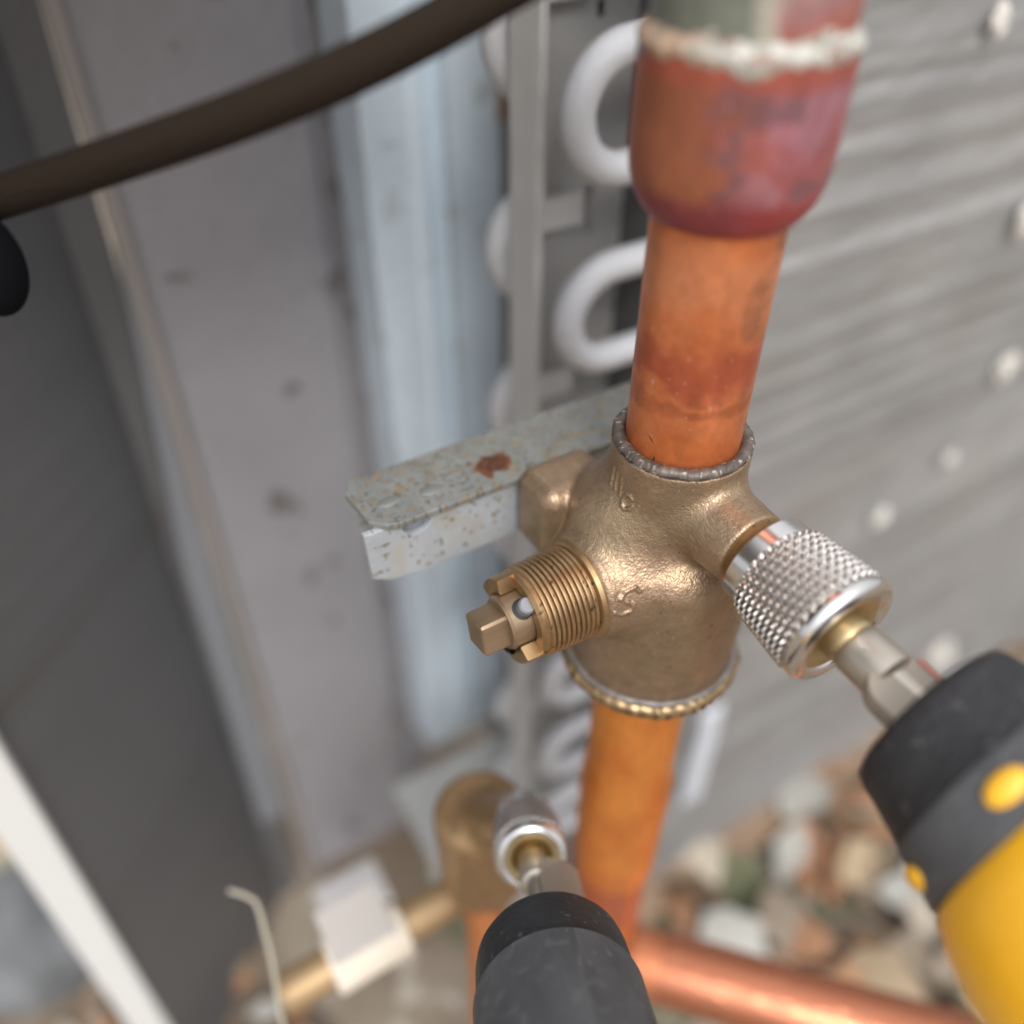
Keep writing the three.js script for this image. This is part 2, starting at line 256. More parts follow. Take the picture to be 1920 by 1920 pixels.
{
  const rail = thing('base_rail', 'galvanised base rail below the pale blue post', 'rail');
  const m = mat({ map: speck([0.46, 0.46, 0.44], [0.26, 0.21, 0.16], 1.3), metalness: 0.4, roughness: 0.5 });
  mesh('rail_top', box(-26, 92, -262, -258, -116, -78, 0.8), m, rail);
  mesh('rail_front', box(-26, 92, -300, -262.2, -80, -78, 0.6), m, rail);
  single('bent_plate', jitter(new RoundedBoxGeometry(26, 4, 20, 3, 1), (x, y, z) => [x - 60, y - 256 + 0.02 * x * x, z - 78]), mat({ color: C(0.52, 0.50, 0.49), roughness: 0.6 }), 'small pale bent plate lying above the cream sleeve', 'plate');
}

// ------------------------------------------------------------ mounting bracket
{
  const br = thing('mounting_bracket', 'speckled galvanised channel bracket holding the brass valve', 'bracket');
  const top = tex(1024, 512, (u, v) => {
    const x = -49 + u * 84, z = -37 + v * 16; let c = [0.235, 0.24, 0.225]; c = c.map(q => q * (1 + 0.22 * fbm(x * 0.25, z * 0.25, 2) + 0.12 * fbm(x * 1.8, z * 1.8, 5)));
    c = mix3(c, [0.20, 0.165, 0.115], 0.6 * ss(0.05, 0.32, fbm(x * 0.55, z * 0.55, 9)));
    c = mix3(c, [0.30, 0.20, 0.08], 0.7 * ss(0.24, 0.40, fbm(x * 0.9, z * 0.9, 21)));
    c = mix3(c, [0.11, 0.09, 0.07], 0.8 * ss(0.26, 0.36, fbm(x * 1.7, z * 1.7, 31)));
    const rust = Math.hypot((x + 21) / 3.6, (z + 27.2) / 2.3) + 1.5 * fbm(x * 0.6, z * 0.6, 50); return mix3(c, [0.17, 0.06, 0.025], ss(1.15, 0.75, rust));
  }, true, false);
  const web = tex(1024, 256, (u, v) => { const x = -49 + u * 84, y = -31 + v * 15; let c = [0.46, 0.49, 0.52].map(q => q * (1 + 0.12 * fbm(x * 0.3, y * 0.3, 2) + 0.08 * fbm(x * 2, y * 2, 5))); c = mix3(c, [0.45, 0.40, 0.31], 0.5 * ss(0.0, 0.35, fbm(x * 0.18, y * 0.2, 77) + 0.006 * (x + 30))); return mix3(c, [0.22, 0.19, 0.12], 0.85 * ss(0.3, 0.42, fbm(x * 0.8, y * 0.8, 9))); }, true, false);
  const uvMap = (g, f) => { const p = g.attributes.position, uv = []; for (let i = 0; i < p.count; i++) uv.push(...f(p.getX(i), p.getY(i), p.getZ(i))); g.setAttribute('uv', new THREE.Float32BufferAttribute(uv, 2)); return g; };
  const ts = new THREE.Shape(V2([[-46.5, 36.5], [34, 36.5], [34, 21.5], [-43.2, 21.5], [-45.6, 22.3], [-47.6, 24.5], [-48.3, 33.5]]));
  const tg = new THREE.ExtrudeGeometry(ts, { depth: 0.9, bevelThickness: 0.25, bevelSize: 0.25, bevelSegments: 2, curveSegments: 8 }); tg.rotateX(-Math.PI / 2); tg.translate(0, -17.3, 0);
  mesh('top_flange', uvMap(tg, (x, y, z) => [(x + 49) / 84, (z + 37) / 16]), mat({ map: top, metalness: 0.25, roughness: 0.55, bumpMap: top, bumpScale: 0.0004 }), br);
  const wsh = new THREE.Shape(V2([[-49.5, -17.6], [34, -17.6], [34, -31], [-40, -31], [-46, -30], [-49, -28.2]])); const hole = new THREE.Path(); hole.absellipse(-39.6, -18.8, 3, 2.6, 0, Math.PI * 2); wsh.holes.push(hole);
  const wg = new THREE.ExtrudeGeometry(wsh, { depth: 0.9, bevelThickness: 0.2, bevelSize: 0.2, bevelSegments: 2, curveSegments: 24 }); wg.translate(0, 0, -23.6);
  const webM = mat({ map: web, metalness: 0.25, roughness: 0.5, bumpMap: web, bumpScale: 0.0003 });
  mesh('front_web', uvMap(wg, (x, y) => [(x + 49) / 84, (y + 31) / 15]), webM, br);
  mesh('knockout_disc', toZ(cyl(2.7, 2.7, -0.4, 0.4, 32)).translate(-39.6, -19.1, -24.4), mat({ color: C(0.33, 0.36, 0.40), metalness: 0.3, roughness: 0.5 }), br);
  mesh('rear_web', box(-46, 34, -30, -17.6, -37, -36.1), webM, br);
  for (const [x, z] of [[-42.5, -27.5], [-34.5, -26.5]]) { const g = new THREE.SphereGeometry(1, 24, 16); g.scale(2.4, 0.45, 1.3); g.translate(x, -16.25, z); mesh('dimple', g, mat({ color: C(0.21, 0.215, 0.205), metalness: 0.3, roughness: 0.5 }), br); }
  const rv = new THREE.SphereGeometry(2.5, 32, 20); jitter(rv, (x, y, z) => { const k = 1 + 0.28 * vn(x * 0.9, y * 0.9, z * 0.9); return [x * k * 1.1 - 21, y * 0.34 * k - 16.2, z * k * 0.9 - 27.2]; });
  mesh('rusty_rivet', rv, mat({ color: C(0.15, 0.055, 0.025), roughness: 0.9, bumpMap: fineNoise, bumpScale: 0.0006 }), br);
}

// ------------------------------------------------------------ brass service valve
const brassTint = (x, y, z) => {
  const a = fbm(x * 0.10, y * 0.10, z * 0.10), b = fbm(x * 0.5 + 30, y * 0.5, z * 0.5), d = vn(x * 2.6, y * 2.6, z * 2.6);
  let c = mix3([0.31, 0.225, 0.138], [0.355, 0.238, 0.155], clamp(0.5 + a)); c = c.map(q => q * (1 + 0.20 * b + 0.12 * d));
  const s = vn(x * 1.7 + 5, y * 1.7, z * 1.7); if (s > 0.90) c = mix3(c, [0.62, 0.56, 0.45], 0.6); if (s < -0.92) c = mix3(c, [0.05, 0.04, 0.03], 0.8);
  return c;
};
{
  const valve = thing('service_valve', 'cast brass service valve with threaded stem port, gripped by the bracket', 'valve');
  const rad = (phi, y, R) => [R * Math.sin(phi), y, R * Math.cos(phi)];
  const core = (x, y, z) => {
    const r = Math.hypot(x, z);
    let d = sdCyl(r, y, 11.7 + 0.5 * ss(-4, -14, y), -30, -0.4, 0.5);                                   // cup for the pipe
    const low = sdCyl(r, y, 17.2 - 0.8 * ss(-30, -50, y), -52.5, -17.6, 7.0);                            // chamber
    d = smin(d, low, 3.2);
    const q = Math.max(sdCyl(r, y, 16.4, -52.2, -36, 1.2)); d = smin(d, q, 1.0);
    d = smin(d, sdCyl(Math.hypot(y + 26.5, z), -x, 11.6 - 1.5 * ss(12, 19, -x), 0, 19.6, 1.5), 1.8);      // stem arm
    d = smin(d, sdCyl(Math.hypot(x - 0.2, y + 11.0), z, 7.5 - 0.7 * ss(8, 20, z), 0, 19.4, 0.8), 2.4);     // gauge port arm
    d = smin(d, Math.hypot(x + 5, (y + 18.5) * 1.05, z + 3.5) - 12.6, 2.6);                              // shoulder
    d = smin(d, sdBox(x, y, z, [-12.0, -21.6, -15.6], [7.8, 8.4, 6.0], 3.2), 1.2);                        // mounting lug
    return d;
  };
  const onto = (phi, y) => { let R = 26; for (let i = 0; i < 60; i++) { const p = rad(phi, y, R), d = core(...p); if (d < 0.01) break; R -= d * 0.8; } return rad(phi, y, R - 0.05); };
  const D = Math.PI / 180, marks = [];
  for (const f of [-106, -99, -92]) marks.push([onto(f * D, -4.6 + (f + 99) * -0.03), onto((f + 2) * D, -7.6 + (f + 99) * -0.03), 0.26]);
  { let p = null; for (let k = 0; k <= 8; k++) { const t = (40 + k * 38) * D, q = onto((-81 + 5 * Math.cos(t)) * D, -8.0 + 1.3 * Math.sin(t)); if (p) marks.push([p, q, 0.26]); p = q; } }
  { const S = [[3.6, 2.2], [1.4, 3.1], [-1.6, 2.4], [-2.4, 0.9], [0.2, 0.0], [2.6, -1.0], [1.9, -2.6], [-0.6, -3.1], [-2.8, -2.2]]; let p = null; for (const [u, v] of S) { const q = onto((-59 + u * 1.25) * D, -22.6 + v * 0.72); if (p) marks.push([p, q, 0.30]); p = q; } }
  const sdf = (x, y, z) => {
    let d = core(x, y, z);
    if (d < 3) for (const [a, b, r] of marks) { const dx = x - a[0], dy = y - a[1], dz = z - a[2]; if (dx * dx + dy * dy + dz * dz < 60) d = smin(d, sdCap(x, y, z, a, b, r), 0.35); }
    return Math.max(d, -sdCyl(Math.hypot(x, z), y, 9.75, -6, 3));
  };
  mesh('body', paint(solid(sdf, [-23.5, -54, -24], [19.5, 1.5, 21.5], 0.31, 0.042, 1.05), brassTint), M.brass, valve);
  // dark braze ring in the cup mouth
  const ring = (R, r0, y, nse, tw, am) => grid(420, 24, (u, v) => { const t = u * 2 * Math.PI, p = v * 2 * Math.PI, n = nse * vn(9 * Math.cos(t) + 20, 9 * Math.sin(t), v * 3) + nse * 0.6 * vn(30 * Math.cos(t), 30 * Math.sin(t) + 3, Math.cos(p)), r = r0 * (1 + n) + am * (0.5 + 0.5 * Math.sin(tw * t + p * 2.6 + 2.2 * vn(5 * Math.cos(t), 5 * Math.sin(t), 3))) * (0.5 + 0.6 * vn(6 * Math.cos(t) + 8, 6 * Math.sin(t), 1)); return [(R + r * Math.cos(p)) * Math.sin(t), y + r * 0.85 * Math.sin(p), (R + r * Math.cos(p)) * Math.cos(t)]; });
  mesh('cup_braze_ring', paint(ring(10.55, 1.15, 0.0, 0.16, 20, 0), (x, y, z) => { const n = fbm(x * 0.6, y, z * 0.6), s = vn(x * 2.4, y * 2.4, z * 2.4); let c = mix3([0.10, 0.085, 0.075], [0.22, 0.18, 0.15], clamp(0.5 + n)); if (s > 0.6) c = [0.5, 0.47, 0.42]; return c; }), M.braze, valve);
  // silver line and rope-like braze bead round the foot
  mesh('foot_silver_line', paint(ring(16.9, 0.75, -51.5, 0.14, 20, 0), (x, y, z) => mix3([0.34, 0.31, 0.28], [0.16, 0.14, 0.13], clamp(0.5 + fbm(x * 0.8, y, z * 0.8)))), M.braze, valve);
  mesh('foot_braze_bead', paint(ring(16.3, 2.05, -53.8, 0.06, 44, 0.5), (x, y, z) => { const n = fbm(x * 0.4, y * 0.4, z * 0.4); return mix3([0.30, 0.205, 0.105], [0.44, 0.315, 0.18], clamp(0.5 + n)); }), M.thread, valve);
  mesh('foot_cap', paint(lathe([[0.5, -55.6], [10.6, -57.6], [12.4, -57.2], [13.6, -55.4], [17.0, -53.6], [16.6, -51.0], [0.5, -51]], 96), brassTint), M.brass, valve);
  // threaded stem port
  const pr = [[6.4, 18.6], [9.5, 18.6], [9.6, 19.6], [9.25, 20.3]]; let ty = 20.6;
  for (let k = 0; k < 10; k++) { const R = 8.75 - 0.03 * k; pr.push([R - 0.40, ty], [R - 0.40, ty + 0.08], [R - 0.02, ty + 0.26], [R + 0.02, ty + 0.5], [R - 0.03, ty + 0.76], [R - 0.40, ty + 0.94]); ty += 0.97; }
  pr.push([8.1, ty + 0.05], [8.1, ty + 0.7], [7.5, ty + 1.3], [5.6, ty + 1.3], [5.4, ty]);
  const threadTint = (x, y, z) => { const n = fbm(x * 0.35, y * 0.35, z * 0.35), r = Math.hypot(y + 26.5, z); let c = mix3([0.37, 0.225, 0.105], [0.44, 0.295, 0.16], clamp(0.5 + n)); c = c.map(q => q * (1 + 0.12 * vn(x * 3, y * 3, z * 3))); if (r < 8.3 && x < -20.3 && x > -30.2) c = mix3(c, [0.12, 0.07, 0.035], 0.55); return vn(x * 1.9, y * 1.9, z * 1.9) < -0.8 ? [0.08, 0.05, 0.03] : c; };
  mesh('threaded_port', paint(toNX(lathe(pr, 120, 0.5)).translate(0, -26.5, 0), threadTint), M.thread, valve);
  const lug = (a0, a1) => { const s = new THREE.Shape(); s.absarc(0, 0, 7.7, a0 * D, a1 * D, false); s.absarc(0, 0, 5.5, a1 * D, a0 * D, true); const g = new THREE.ExtrudeGeometry(s, { depth: 3.6, bevelThickness: 0.3, bevelSize: 0.25, bevelSegments: 2, curveSegments: 14 }); g.rotateY(-Math.PI / 2); g.translate(-30.6, -26.5, 0); return paint(toCreasedNormals(g, 0.5), threadTint); };
  // angle 0 points to +z (out), 90 up
  mesh('lug', lug(112, 168), M.thread, valve); mesh('lug', lug(-78, -22), M.thread, valve);
  const st = paint(toNX(lathe([[0.1, 27], [5.0, 27], [5.0, 35.0], [4.6, 35.5], [0.1, 35.5]], 64)).translate(0, -26.5, 0), brassTint); const stem = mesh('stem', st, M.stem, valve);
  const sq = new THREE.Shape(); { const n = 96; for (let i = 0; i < n; i++) { const t = i / n * 2 * Math.PI, q = t - 15 * D, r = Math.min(3.95, 3.0 / Math.max(Math.abs(Math.cos(q)), Math.abs(Math.sin(q)))); i ? sq.lineTo(r * Math.cos(t), r * Math.sin(t)) : sq.moveTo(r, 0); } }
  const sg = new THREE.ExtrudeGeometry(sq, { depth: 5.4, bevelThickness: 0.6, bevelSize: 0.5, bevelOffset: -0.4, bevelSegments: 2 }); sg.rotateY(-Math.PI / 2); sg.translate(-34.4, -26.5, 0);
  mesh('square_end', paint(toCreasedNormals(sg, 0.45), brassTint), M.stem, stem);
  const pin = lathe([[0.01, 6.9], [1.25, 6.9], [1.5, 6.6], [1.5, 0], [0.01, 0]], 32); pin.rotateZ(-0.06); pin.rotateX(0.50); pin.translate(-32.5, -26.5, 0); mesh('steel_pin', pin, mat({ color: C(0.30, 0.31, 0.33), metalness: 0.6, roughness: 0.5 }), stem);
  const hol = lathe([[0.1, 4.2], [1.85, 4.2], [1.85, 5.0], [1.6, 5.08], [0.1, 5.08]], 32); hol.rotateX(0.50); hol.translate(-32.5, -26.5, 0); mesh('pin_hole_rim', hol, M.black, stem);
  const clip = new THREE.TorusGeometry(5.2, 0.55, 12, 40, 1.5); clip.rotateY(Math.PI / 2); clip.rotateX(-2.35); clip.translate(-35.2, -26.5, 0); mesh('snap_ring', clip, M.black, stem);
  // threads of the gauge port, behind the knurled nut
  const pp = [[3, 18.8], [6.5, 18.8]]; for (let k = 0; k < 6; k++) pp.push([6.0, 19.0 + k * 0.62], [6.45, 19.3 + k * 0.62]); pp.push([6, 22.8], [3, 22.8]);
  mesh('gauge_port_thread', paint(toZ(lathe(pp, 96, 0.4)).translate(0.2, -11.0, 0), threadTint), M.thread, valve);
  // casting pits
  for (const [f, y] of [[22, -35.5], [31, -30.4], [-8, -33], [-30, -40]]) { const p = onto(f * D, y), g = new THREE.TorusGeometry(0.36, 0.14, 8, 16); g.lookAt(new THREE.Vector3(p[0], 0, p[2])); g.translate(...p); mesh('casting_pit', g, M.brassDark, valve); }
}

// ------------------------------------------------------------ copper pipes
const copperMap = (R, y0, y1, fn, w = 1024, h = 1024) => tex(w, h, (u, v) => { const t = u * 2 * Math.PI, y = y0 + v * (y1 - y0); return fn(R * Math.sin(t), y, R * Math.cos(t), t); }, true, true);
const pipeMat = (map, o = {}) => mat({ map, metalness: 0.62, roughness: 0.40, bumpMap: map, bumpScale: 0.00012, ...o });
const along = (g, y0, y1) => { const p = g.attributes.position, uv = g.attributes.uv; for (let i = 0; i < p.count; i++) uv.setY(i, (p.getY(i) - y0) / (y1 - y0)); return g; };
const dust = (c, x, y, z, k = 1) => { const s = vn(x * 1.5 + 3, y * 1.5, z * 1.5), q = vn(x * 2.7, y * 2.7 + 8, z * 2.7); if (s > 0.88) c = mix3(c, [0.75, 0.62, 0.5], 0.6 * k); if (q < -0.90) c = mix3(c, [0.10, 0.05, 0.03], 0.7 * k); return c; };
{
  const up = thing('copper_pipe', 'heat stained copper pipe with a wide belled coupling rising from the valve', 'pipe');
  const neck = (x, y, z, t) => {
    const n = fbm(x * 0.16, y * 0.16, z * 0.16), f = fbm(x * 0.7, y * 0.5, z * 0.7), wv = y + 5 * n;
    let c = [0.68, 0.215, 0.085];
    c = mix3(c, [0.74, 0.29, 0.14], 0.8 * ss(24, 29, wv) * ss(37, 32, wv));
    c = mix3(c, [0.46, 0.105, 0.055], 0.85 * ss(12.5, 16, wv) * ss(23, 18.5, wv));
    c = mix3(c, [0.40, 0.11, 0.045], 0.6 * ss(9.0, 10.5, wv) * ss(13, 11.6, wv));
    c = mix3(c, [0.66, 0.18, 0.05], 0.7 * ss(7.5, 2, wv));
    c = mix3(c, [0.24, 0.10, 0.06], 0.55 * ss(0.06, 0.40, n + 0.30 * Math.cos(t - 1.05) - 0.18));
    c = c.map(q => q * (1 + 0.22 * f)); const st = Math.abs(Math.hypot((z - 1) * 1.4, y - 1.5) - 3.4); if (x < -4 && z > 1 && st < 0.5 * f + 0.06 + 0.5 * n) c = [0.07, 0.06, 0.055];
    return dust(c, x, y, z);
  };
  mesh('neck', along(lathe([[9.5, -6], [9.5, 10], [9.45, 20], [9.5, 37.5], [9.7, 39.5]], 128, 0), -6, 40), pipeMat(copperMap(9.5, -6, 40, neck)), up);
  const bell = (x, y, z, t) => {
    const n = fbm(x * 0.12, y * 0.12, z * 0.12 + 3), f = fbm(x * 0.55 + 9, y * 0.4, z * 0.55), m2 = fbm(x * 0.26 + 40, y * 0.20, z * 0.26);
    let c = [0.36, 0.115, 0.06]; const side = Math.cos(t - 0.18);                                         // heated from the +z side
    c = mix3(c, [0.38, 0.135, 0.07], clamp(0.5 + 1.6 * n));
    c = mix3(c, [0.42, 0.13, 0.16], 0.8 * ss(0.25, 1.0, side + 0.5 * m2) * ss(60, 55, y + 4 * n));
    c = mix3(c, [0.44, 0.23, 0.28], 0.7 * ss(-0.02, 0.30, m2 + 0.1) * ss(0.4, 0.95, side));
    c = mix3(c, [0.20, 0.105, 0.12], 0.7 * ss(0.14, 0.36, fbm(x * 0.22 + 80, y * 0.22, z * 0.22)) * ss(0.2, 0.6, side));
    c = mix3(c, [0.28, 0.055, 0.075], 0.8 * ss(45.0, 41.6, y + 3 * n));
    c = mix3(c, [0.46, 0.07, 0.06], 0.6 * ss(0.55, 0.9, side + 0.3 * n) * ss(45, 42, y + 3 * n));
    c = mix3(c, [0.46, 0.105, 0.07], 0.7 * ss(55.5, 57.5, y + 2 * n));
    c = mix3(c, [0.11, 0.23, 0.23], 0.9 * ss(57.4, 58.4, y + 1.2 * f) * ss(0.25, 0.0, Math.cos(t + 0.4)) );
    return dust(c.map(q => q * (1 + 0.2 * f)), x, y, z, 0.8);
  };
  mesh('belled_coupling', along(lathe([[9.55, 38.2], [10.4, 38.6], [11.3, 39.6], [12.2, 41.2], [12.9, 43.4], [13.25, 46], [13.3, 49], [13.25, 55], [13.2, 59.6], [12.9, 60.1], [12, 60.1]], 128, 0), 38, 60.2), pipeMat(copperMap(13.2, 38, 60.2, bell), { roughness: 0.44, metalness: 0.5 }), up);
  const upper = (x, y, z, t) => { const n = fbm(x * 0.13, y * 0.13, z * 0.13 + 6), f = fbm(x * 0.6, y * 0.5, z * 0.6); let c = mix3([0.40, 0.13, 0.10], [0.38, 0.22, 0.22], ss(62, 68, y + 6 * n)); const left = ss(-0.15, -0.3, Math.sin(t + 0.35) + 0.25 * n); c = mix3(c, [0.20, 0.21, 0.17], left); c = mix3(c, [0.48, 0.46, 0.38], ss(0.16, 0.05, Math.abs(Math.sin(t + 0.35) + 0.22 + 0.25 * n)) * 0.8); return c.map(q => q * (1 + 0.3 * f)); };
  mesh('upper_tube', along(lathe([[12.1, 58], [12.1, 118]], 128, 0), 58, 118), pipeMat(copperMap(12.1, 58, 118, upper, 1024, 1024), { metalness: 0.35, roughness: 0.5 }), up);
  const bead = grid(320, 28, (u, v) => {
    const t = u * 2 * Math.PI, q = 8 * Math.cos(t), w = 8 * Math.sin(t), e = Math.sin(Math.PI * v);
    const y0 = 58.9 - 0.5 * vn(q * 0.7, w * 0.7, 3) - 0.35 * vn(q * 2.6, w * 2.6, 5) - 1.5 * Math.exp(-(((t - 5.62) / 0.16) ** 2)), y1 = 62.2 + 0.7 * vn(q * 0.6 + 5, w * 0.6, 1) + 0.4 * vn(q * 2.2, w * 2.2, 7);
    const y = y0 + (y1 - y0) * v, R = 12.15 + 1.25 * (1 - ss(59.6, 61.6, y)) + e ** 0.5 * (0.35 + 0.22 * vn(q * 1.6, w * 1.6, y * 0.8) + 0.14 * vn(q * 4, w * 4, y * 2)) - 0.25;
    return [R * Math.sin(t), y, R * Math.cos(t)];
  });
  paint(bead, (x, y, z) => { const n = fbm(x * 0.3, y * 0.5, z * 0.3), f = fbm(x * 0.9, y * 1.4, z * 0.9), t = Math.atan2(x, z); let c = mix3([0.36, 0.355, 0.30], [0.56, 0.54, 0.49], clamp(0.5 + 2.4 * f)); c = mix3(c, [0.42, 0.25, 0.15], 0.8 * ss(-0.9, -1.5, t + 0.6 * n)); c = mix3(c, [0.26, 0.15, 0.12], 0.8 * ss(0.16, 0.3, n)); return mix3(c, [0.22, 0.22, 0.16], 0.6 * ss(0.12, 0.25, fbm(x * 0.7 + 20, y, z * 0.7))); });
  mesh('solder_bead', bead, mat({ vertexColors: true, roughness: 0.6, metalness: 0.15 }), up);
}
{
  const lo = thing('copper_pipe', 'bright orange copper pipe below the valve bending away near the ground', 'pipe');
  const low = (x, y, z, t) => { const n = fbm(x * 0.12, y * 0.07, z * 0.12 + 9), f = fbm(x * 0.6, y * 0.4, z * 0.6); let c = mix3([0.90, 0.34, 0.075], [0.78, 0.25, 0.055], clamp(0.5 + 1.5 * n)); c = mix3(c, [0.52, 0.135, 0.075], 0.85 * ss(-146, -150, y + 4 * n) * ss(-186, -172, y)); c = mix3(c, [0.25, 0.24, 0.14], 0.85 * ss(-61.2, -60.2, y - 3 * Math.max(0, f))); c = mix3(c, [0.30, 0.19, 0.13], 0.7 * ss(1.0, 0.4, Math.abs(y + 147 + n))); return dust(c.map(q => q * (1 + 0.16 * f)), x, y, z, 0.5); };
  const m = pipeMat(copperMap(11, -190, -55, low), { metalness: 0.6, roughness: 0.42 });
  mesh('pipe_body', along(lathe([[10.2, -190], [10.2, -148], [10.9, -146.6], [11.3, -140], [11.2, -130], [11.35, -110], [11.3, -103], [10.5, -98], [10.3, -90], [10.25, -70], [10.3, -55.5]], 96, 0), -190, -55), m, lo);
  const m2 = mat({ color: C(0.52, 0.19, 0.09), metalness: 0.6, roughness: 0.44, bumpMap: fineNoise, bumpScale: 0.0003 });
  mesh('elbow', tube([[0, -186, 0], [0, -196, 0], [2, -205, 3], [8, -210, 9], [16, -211, 17]], 10.8, 60, 32), m2, lo);
  mesh('level_run', tube([[14, -211, 15], [60, -211, 64], [240, -211, 250]], 11.4, 20, 32), mat({ color: C(0.46, 0.17, 0.09), metalness: 0.7, roughness: 0.24, bumpMap: fineNoise, bumpScale: 0.0003 }), lo);
}

// ------------------------------------------------------------ probes
const rubber = (base) => tex(512, 512, (u, v) => { const n = fbm(u * 12, v * 12, 3), s = ss(0.36, 0.44, fbm(u * 70, v * 50, 8)), q = ss(0.1, 0.45, fbm(u * 40, v * 110, 15)); let c = base.map(b => b * (1 + 0.5 * n)); c = mix3(c, [0.14, 0.14, 0.14], 0.5 * s); return mix3(c, base.map(b => b * 1.6 + 0.01), 0.4 * q); });
const noseM = mat({ map: rubber([0.020, 0.020, 0.022]), roughness: 0.55, bumpMap: fineNoise, bumpScale: 0.0002 });
const collarM = mat({ map: rubber([0.075, 0.077, 0.082]), roughness: 0.6, bumpMap: fineNoise, bumpScale: 0.0002 });
const yellowM = mat({ color: C(0.96, 0.50, 0.015), roughness: 0.34, clearcoat: 0.5, clearcoatRoughness: 0.3, bumpMap: fineNoise, bumpScale: 0.00008 });
function probe(label, at, axis, roll, o) {
  const g = thing('pressure_probe', label, 'probe', at, 'black and yellow probes screwed to the valves');
  g.quaternion.setFromUnitVectors(new THREE.Vector3(0, 1, 0), new THREE.Vector3(...axis).normalize()).multiply(new THREE.Quaternion().setFromAxisAngle(new THREE.Vector3(0, 1, 0), roll));
  const k = o.nut, Y = o.lip;                            // nut scale, height of the lip
  const nut = mesh('knurled_nut', (() => {
    const NU = 33, y0 = Y - 14.4, y1 = Y - 2.9, tri = q => { q -= Math.floor(q); return 1 - 2 * Math.abs(q - 0.5); };
    return grid(NU * 10, 96, (u, v) => { const y = y0 + v * (y1 - y0), t = u * 2 * Math.PI, R0 = (7.35 + 1.15 * Math.pow(v, 0.8)) * k, a = tri(NU * u + v * 2.2), b = tri(NU * u - v * 7.2), e = ss(0, 0.03, v) * ss(1, 0.985, v), h = Math.min(a * 1.35, b * 1.7 + 0.12, 0.95) * 1.05 * e; return [(R0 - 0.45 + h) * Math.sin(t), y, (R0 - 0.45 + h) * Math.cos(t)]; });
  })(), mat({ color: C(0.56, 0.53, 0.50), metalness: 1, roughness: 0.24 }), g);
  mesh('nut_band', lathe([[5.2, Y - 17.6], [7.1, Y - 17.6], [7.35, Y - 17.3], [7.4, Y - 14.6], [7.0, Y - 14.2], [5, Y - 14.2]].map(([r, y]) => [r * k, y]), 96, 0.5), M.chrome, nut);
  mesh('nut_lip', lathe([[7.9, Y - 3.2], [8.5, Y - 2.7], [8.85, Y - 1.9], [8.8, Y - 0.9], [8.2, Y - 0.15], [7.2, Y + 0.1], [6.5, Y - 0.1], [6.3, Y - 0.6]].map(([r, y]) => [r * k, y]), 96, 0), M.chrome, nut);
  mesh('inner_washer', lathe([[6.35, Y - 0.55], [5.6, Y - 0.35], [4.7, Y - 0.6], [4.2, Y - 1.6], [3, Y - 2.2]].map(([r, y]) => [r * k, y]), 64, 0), M.gold, nut);
  mesh('neck_base', lathe([[3.6, Y - 2], [3.6, Y + 0.8], [3.45, Y + 1.4], [3.3, Y + 1.8]].map(([r, y]) => [r * k, y]), 64, 0), M.gold, g);
  mesh('neck_tube', lathe([[3.3 * k, Y + 1.7], [3.7 * k, Y + 2.6], [3.7 * k, Y + 8.4], [3.2 * k, Y + 8.8], [2.4 * k, Y + 9], [2.2 * k, o.nose + 4]], 64, 0.5), M.nickel, g);
  // flat depressor tab beside the neck
  const s = new THREE.Shape(), t0 = Y + (o.tab0 ?? 7); const L = o.nose + 5 - t0, w = 4.3 * k; s.moveTo(-w * 0.35, 0); s.lineTo(w * 0.55, -0.4); s.quadraticCurveTo(w, 0.6, w, 4); s.lineTo(w, L); s.lineTo(-w, L); s.lineTo(-w, 4.2); s.quadraticCurveTo(-w, 1.4, -w * 0.35, 0);
  const tg = new THREE.ExtrudeGeometry(s, { depth: 2.6, bevelThickness: 0.25, bevelSize: 0.25, bevelSegments: 2, curveSegments: 10 }); tg.translate(o.tabX, t0, o.tabZ); mesh('tab', toCreasedNormals(tg, 0.5), M.tab, g);
  mesh('tab_edge', box(o.tabX + w - 0.1, o.tabX + w + 0.7, Y + 9, o.nose + 5, o.tabZ - 0.6, o.tabZ + 0.6, 0.3), M.wire, g);
  const n = o.nose, R = o.R, P = o.prof;
  mesh('rubber_nose', lathe([[4.2, n + 3.2], [R - 3.4, n + 0.5], [R - 2.0, n + 0.45], [R - 0.9, n + 1.0], [R - 0.2, n + 2.4], [R + 0.1, n + 4.2], [R * P[0], n + P[1]], [R * P[0] - 0.4, n + P[1] + 0.3]], 96, 0.9), noseM, g);
  const col = mesh('collar', lathe([[R * P[0] - 0.9, n + P[1] - 0.2], [R * P[0] + 0.15, n + P[1] + 0.1], [R * P[0] + 0.5, n + P[1] + 0.5], [R * P[2], n + P[3]], [R * P[2] - 1.0, n + P[3] + 0.3]], 96, 0.5), collarM, g);
  for (const t of o.dots) { const q = new THREE.SphereGeometry(1, 32, 20); q.scale(2.9, 1.75, 1.2); q.translate(0, n + P[3] - 3.6, R * (P[2] * 0.62 + P[0] * 0.38) - 0.2); q.rotateY(t); mesh('yellow_dot', q, yellowM, col); }
  const b0 = n + P[3] + 0.2, Q = R * P[2];
  mesh('yellow_body', lathe([[Q - 1.2, b0 - 1.4], [Q - 0.7, b0], [Q + 0.6, b0 + 0.9], [Q + 2.4, b0 + 4], [Q + 4.3, b0 + 9], [Q + 5.4, b0 + 15], [Q + 5.6, b0 + 24], [Q + 4, b0 + 40], [Q - 3, b0 + 44], [0.1, b0 + 44.5]], 96, 0), yellowM, g);
  return g;
}
